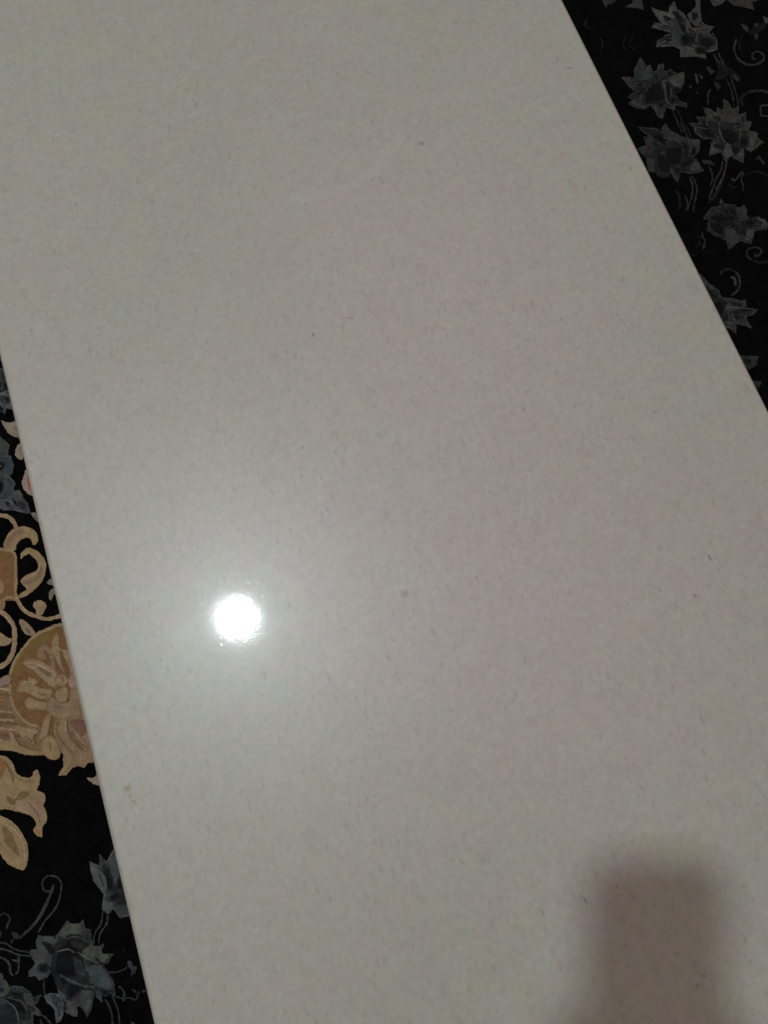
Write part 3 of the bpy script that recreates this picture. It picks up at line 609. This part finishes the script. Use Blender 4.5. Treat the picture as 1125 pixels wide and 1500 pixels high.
M = Motif('woven_leaf', 'J'); M.fill([(180,840),(240,810),(330,800),(300,700),(340,720),(380,800),(410,880),(470,880),(510,960),(510,1040),(470,1050),(380,1010),(340,1100),(300,1110),(270,970),(200,900)], (66,70,72)); M.fill([(240,830),(290,810),(300,880),(260,900)], (48,58,62), 1); M.line([(300,690),(350,790),(400,870)], 18, (66,80,80), 1); M.fill([(400,900),(470,900),(500,970),(480,1030),(410,990)], (70,68,64), 1); M.line([(380,880),(390,960),(370,1020)], 12, gd, 2); M.done()
M = Motif('woven_bud', 'J'); M.fill([(90,280),(110,205),(150,220),(270,220),(300,270),(300,370),(320,390),(280,470),(270,520),(340,610),(310,620),(240,600),(200,650),(120,680),(80,630),(10,640),(10,590),(80,500),(50,450),(20,400),(30,365),(100,350)], gl)
M.fill([(150,290),(230,300),(280,350),(280,400),(220,390),(190,330)], gk, 1); M.fill([(120,520),(200,510),(210,560),(180,590),(130,580)], gk, 1); M.fill([(230,560),(250,540),(310,610),(290,630)], gk, 1); M.line([(295,250),(300,370)], 12, (84,86,86), 1); M.done()
M = Motif('woven_flower', 'I')
M.fill([(-40,1190),(90,1140),(140,1020),(280,1010),(380,1080),(440,1150),(520,1130),(490,1220),(450,1260),(520,1340),(510,1390),(430,1390),(440,1560),(-40,1560)], gm)
M.fill([(130,1090),(290,1100),(285,1170),(180,1130)], gk, 1); M.fill([(90,1160),(280,1215),(350,1370),(250,1350),(130,1220)], gk, 1); M.fill([(-40,1240),(130,1260),(220,1380),(240,1560),(-40,1560)], gd, 1)
M.fill([(300,1100),(380,1100),(440,1200),(420,1280),(330,1230)], gl, 1); M.line([(50,1190),(130,1230),(220,1330),(250,1500)], 22, (74,76,82), 2); M.line([(100,1150),(200,1180),(290,1210),(360,1330)], 22, gl, 2); M.done()
Motif('woven_leaf', 'I').fill([(-40,840),(30,850),(40,930),(70,930),(130,1030),(140,1085),(50,1150),(-40,1170)], (66,70,66)).fill([(0,1030),(60,1040),(40,1090),(-20,1090)], gd, 1).done()
M = Motif('woven_stem', 'I'); M.line([(-30,455),(80,460),(180,530),(280,560),(400,572)], 22, gm); M.line([(-30,520),(100,548),(220,600),(400,625)], 22, gm); M.line([(235,610),(240,700),(240,800),(200,860)], 26, gm); M.line([(-20,630),(60,660),(120,730),(135,830),(170,880)], 26, gm); M.line([(150,670),(230,690)], 22, gm); M.done()
M = Motif('woven_scroll', 'I'); M.line([(-20,120),(20,80),(60,70),(115,110),(125,160),(100,210),(90,270)], 22, gs); M.fill([(150,310),(200,315),(300,380),(250,405),(180,405),(150,470),(125,445),(165,400)], gs); M.line([(-10,280),(5,330),(-10,390)], 18, gs); M.done()
M = Motif('woven_stem', 'I'); M.line([(570,930),(565,1030),(580,1120)], 18, gs); M.line([(520,1370),(600,1430),(680,1530)], 20, gm); M.line([(515,1440),(560,1540)], 20, gs); M.done()
M = Motif('woven_stem', 'J'); M.line([(800,870),(840,940),(870,1030),(880,1170)], 17, gm); M.line([(870,830),(930,970),(960,1170)], 17, gm); M.done()
M = Motif('woven_bud', 'J'); M.line([(840,592),(930,590),(1030,545)], 17, gs); M.fill([(1030,470),(1070,480),(1090,530),(1130,545),(1115,590),(1060,645),(1075,580),(1035,530)], gm); M.done()
M = Motif('woven_scroll', 'J'); M.line([(945,740),(1000,800),(990,890)], 24, gm); M.line([(900,840),(980,860),(1060,860),(1120,885)], 16, gs); M.line([(1075,765),(1125,800)], 22, gs); M.line([(1120,885),(1150,790)], 16, gs); M.line([(980,340),(1010,410)], 12, sm_); M.fill([(1070,1100),(1100,1110),(1110,1160),(1075,1150)], gl); M.fill([(1180,780),(1215,770),(1215,800),(1190,805)], (60,54,54)); M.done()

# the weave repeats outside the picture and under the table
base_motifs = list(Motif.made)
def cx(o):
    vs = o.data.vertices; n = len(vs)
    return Vector((sum(v.co.x for v in vs) / n, sum(v.co.y for v in vs) / n, 0))
for o in base_motifs:
    c_ = cx(o)
    if c_.x > 0: spots = [Matrix.Translation((.34, -.10, 0)), Matrix.Translation((-.02, -1.05, 0)) @ Matrix.Rotation(.15, 4, 'Z')]
    else: spots = [Matrix.Translation((-.36, .06, 0)), Matrix.Translation((-.62, .75, 0))]
    for m_ in spots:
        d = o.copy(); COL.objects.link(d); d.parent = rug; d.matrix_local = m_
print('motifs', len(base_motifs))

# ------------------------------------------------------------------ the lamp whose reflection shows in the slab
kk = NT('lit_globe'); em = kk.t.nodes.new('ShaderNodeEmission'); em.inputs[0].default_value = (.87, .975, 1, 1); em.inputs[1].default_value = LAMP_L
kk.put(kk.out.inputs['Surface'], em.outputs[0])
lamp = empty('ceiling_lamp', LAMP, 'lit round white lamp overhead, seen as the bright spot mirrored in the stone', 'lamp')
bm = bmesh.new(); bmesh.ops.create_uvsphere(bm, u_segments=32, v_segments=20, radius=LAMP_R)
from_bm('bulb', bm, kk.m, lamp, True)
white = plain('white_enamel', (.7, .7, .68), .4)
bm = bmesh.new(); bmesh.ops.create_cone(bm, cap_ends=True, segments=24, radius1=.030, radius2=.022, depth=.05)
o = from_bm('socket', bm, white, lamp); o.location = (0, 0, LAMP_R + .022)
bm = bmesh.new(); bmesh.ops.create_cone(bm, cap_ends=True, segments=12, radius1=.004, radius2=.004, depth=.25)
o = from_bm('cord', bm, white, lamp); o.location = (0, 0, LAMP_R + .172)
bm = bmesh.new(); bmesh.ops.create_cone(bm, cap_ends=True, segments=32, radius1=.06, radius2=.045, depth=.03)
o = from_bm('canopy', bm, white, lamp); o.location = (0, 0, LAMP_R + .31)

# ------------------------------------------------------------------ the phone that takes the picture: it throws the soft shadow
R = cam.rotation_euler.to_matrix().to_4x4()
phone = empty('phone', CAM, 'dark slab phone held over the table, throwing the soft shadow at lower right', 'phone')
phone.rotation_euler = cam.rotation_euler
dark = plain('phone_shell', (.03, .03, .035), .3); glass = plain('phone_glass', (.012, .012, .015), .1)
PX0, PX1, PY0, PY1, PZ0, PZ1 = -.043, .034, -.150, .0115, .0035, .0115
bm = bmesh.new(); box(bm, PX0, PX1, PY0, PY1, PZ0, PZ1)
bmesh.ops.bevel(bm, geom=[e for e in bm.edges if abs(e.verts[0].co.z - e.verts[1].co.z) > .004], offset=.009, segments=6, affect='EDGES')
bmesh.ops.bevel(bm, geom=[e for e in bm.edges if abs(e.verts[0].co.z - e.verts[1].co.z) < 1e-5 and any(abs(f.normal.z) < .5 for f in e.link_faces)], offset=.0012, segments=2, affect='EDGES')
from_bm('case', bm, dark, phone)
bm = bmesh.new(); box(bm, PX0 + .003, PX1 - .003, PY0 + .004, PY1 - .004, PZ1, PZ1 + .0006)
from_bm('screen', bm, glass, phone)
for i in range(3):
    bm = bmesh.new(); bmesh.ops.create_cone(bm, cap_ends=True, segments=28, radius1=.0055, radius2=.006, depth=.0012)
    o = from_bm('lens', bm, glass, phone); o.location = (0, -.016 * i, PZ0 - .0001)

# hand that holds it: one skinned surface, five fingers of different length
person = empty('person', CAM, 'hand with dark sleeve holding the phone above the lower edge of the picture', 'person')
person.rotation_euler = cam.rotation_euler
skin = plain('skin', (.48, .29, .21), .5, 0, 60, .1); cloth = plain('dark_sleeve', (.05, .05, .06), .9, 0, 200, .3)
V, E, Rr = [], [], []
def jv(p, r, prev=None):
    V.append(p); Rr.append(r)
    if prev is not None: E.append((prev, len(V) - 1))
    return len(V) - 1
wrist = jv((.030, -.225, .030), .027)
palm = jv((.006, -.165, -.013), .026, wrist)
palm2 = jv((-.006, -.125, -.014), .021, palm)
for y, ln, r in ((-.087, .8, .0080), (-.107, .9, .0085), (-.126, .86, .0083), (-.143, .72, .0072)):      # fingers across the back, tips over the left edge
    a = jv((-.020, y - .004, -.012), r + .002, palm2)
    b_ = jv((PX0 + .002 - .012 * ln, y, -.007), r, a)
    c_ = jv((PX0 - .010, y + .002, .011), r * .95, b_)
    jv((PX0 + .002 + .006 * ln, y + .003, .0195), r * .8, c_)
ta = jv((.046, -.135, .000), .014, palm); tb = jv((.047, -.102, .010), .0115, ta); tc_ = jv((.036, -.080, .020), .0095, tb); jv((.020, -.066, .021), .0085, tc_)
me = bpy.data.meshes.new('hand'); me.from_pydata(V, E, [])
hand = link('hand', me, skin, person)
sk = hand.modifiers.new('skin', 'SKIN'); sk.use_smooth_shade = True
for i, r in enumerate(Rr): me.skin_vertices[0].data[i].radius = (r, r)
me.skin_vertices[0].data[0].use_root = True
ss = hand.modifiers.new('sub', 'SUBSURF'); ss.levels = 1; ss.render_levels = 2
bm = bmesh.new()
ring = []
pts = [((.030, -.215, .027), .036), ((.045, -.27, .06), .043), ((.07, -.36, .13), .050), ((.10, -.47, .22), .058)]
for (p, r) in pts:
    p = Vector(p); d = Vector((.2, -.72, .6)).normalized(); u = d.orthogonal().normalized(); v_ = d.cross(u)
    ring.append([bm.verts.new(p + (u * math.cos(t) + v_ * math.sin(t)) * r * random.uniform(.96, 1.04)) for t in [i * math.tau / 20 for i in range(20)]])
for a, b_ in zip(ring, ring[1:]):
    for i in range(20): bm.faces.new((a[i], a[(i + 1) % 20], b_[(i + 1) % 20], b_[i]))
slv = from_bm('sleeve', bm, cloth, person, True)
so = slv.modifiers.new('t', 'SOLIDIFY'); so.thickness = .002
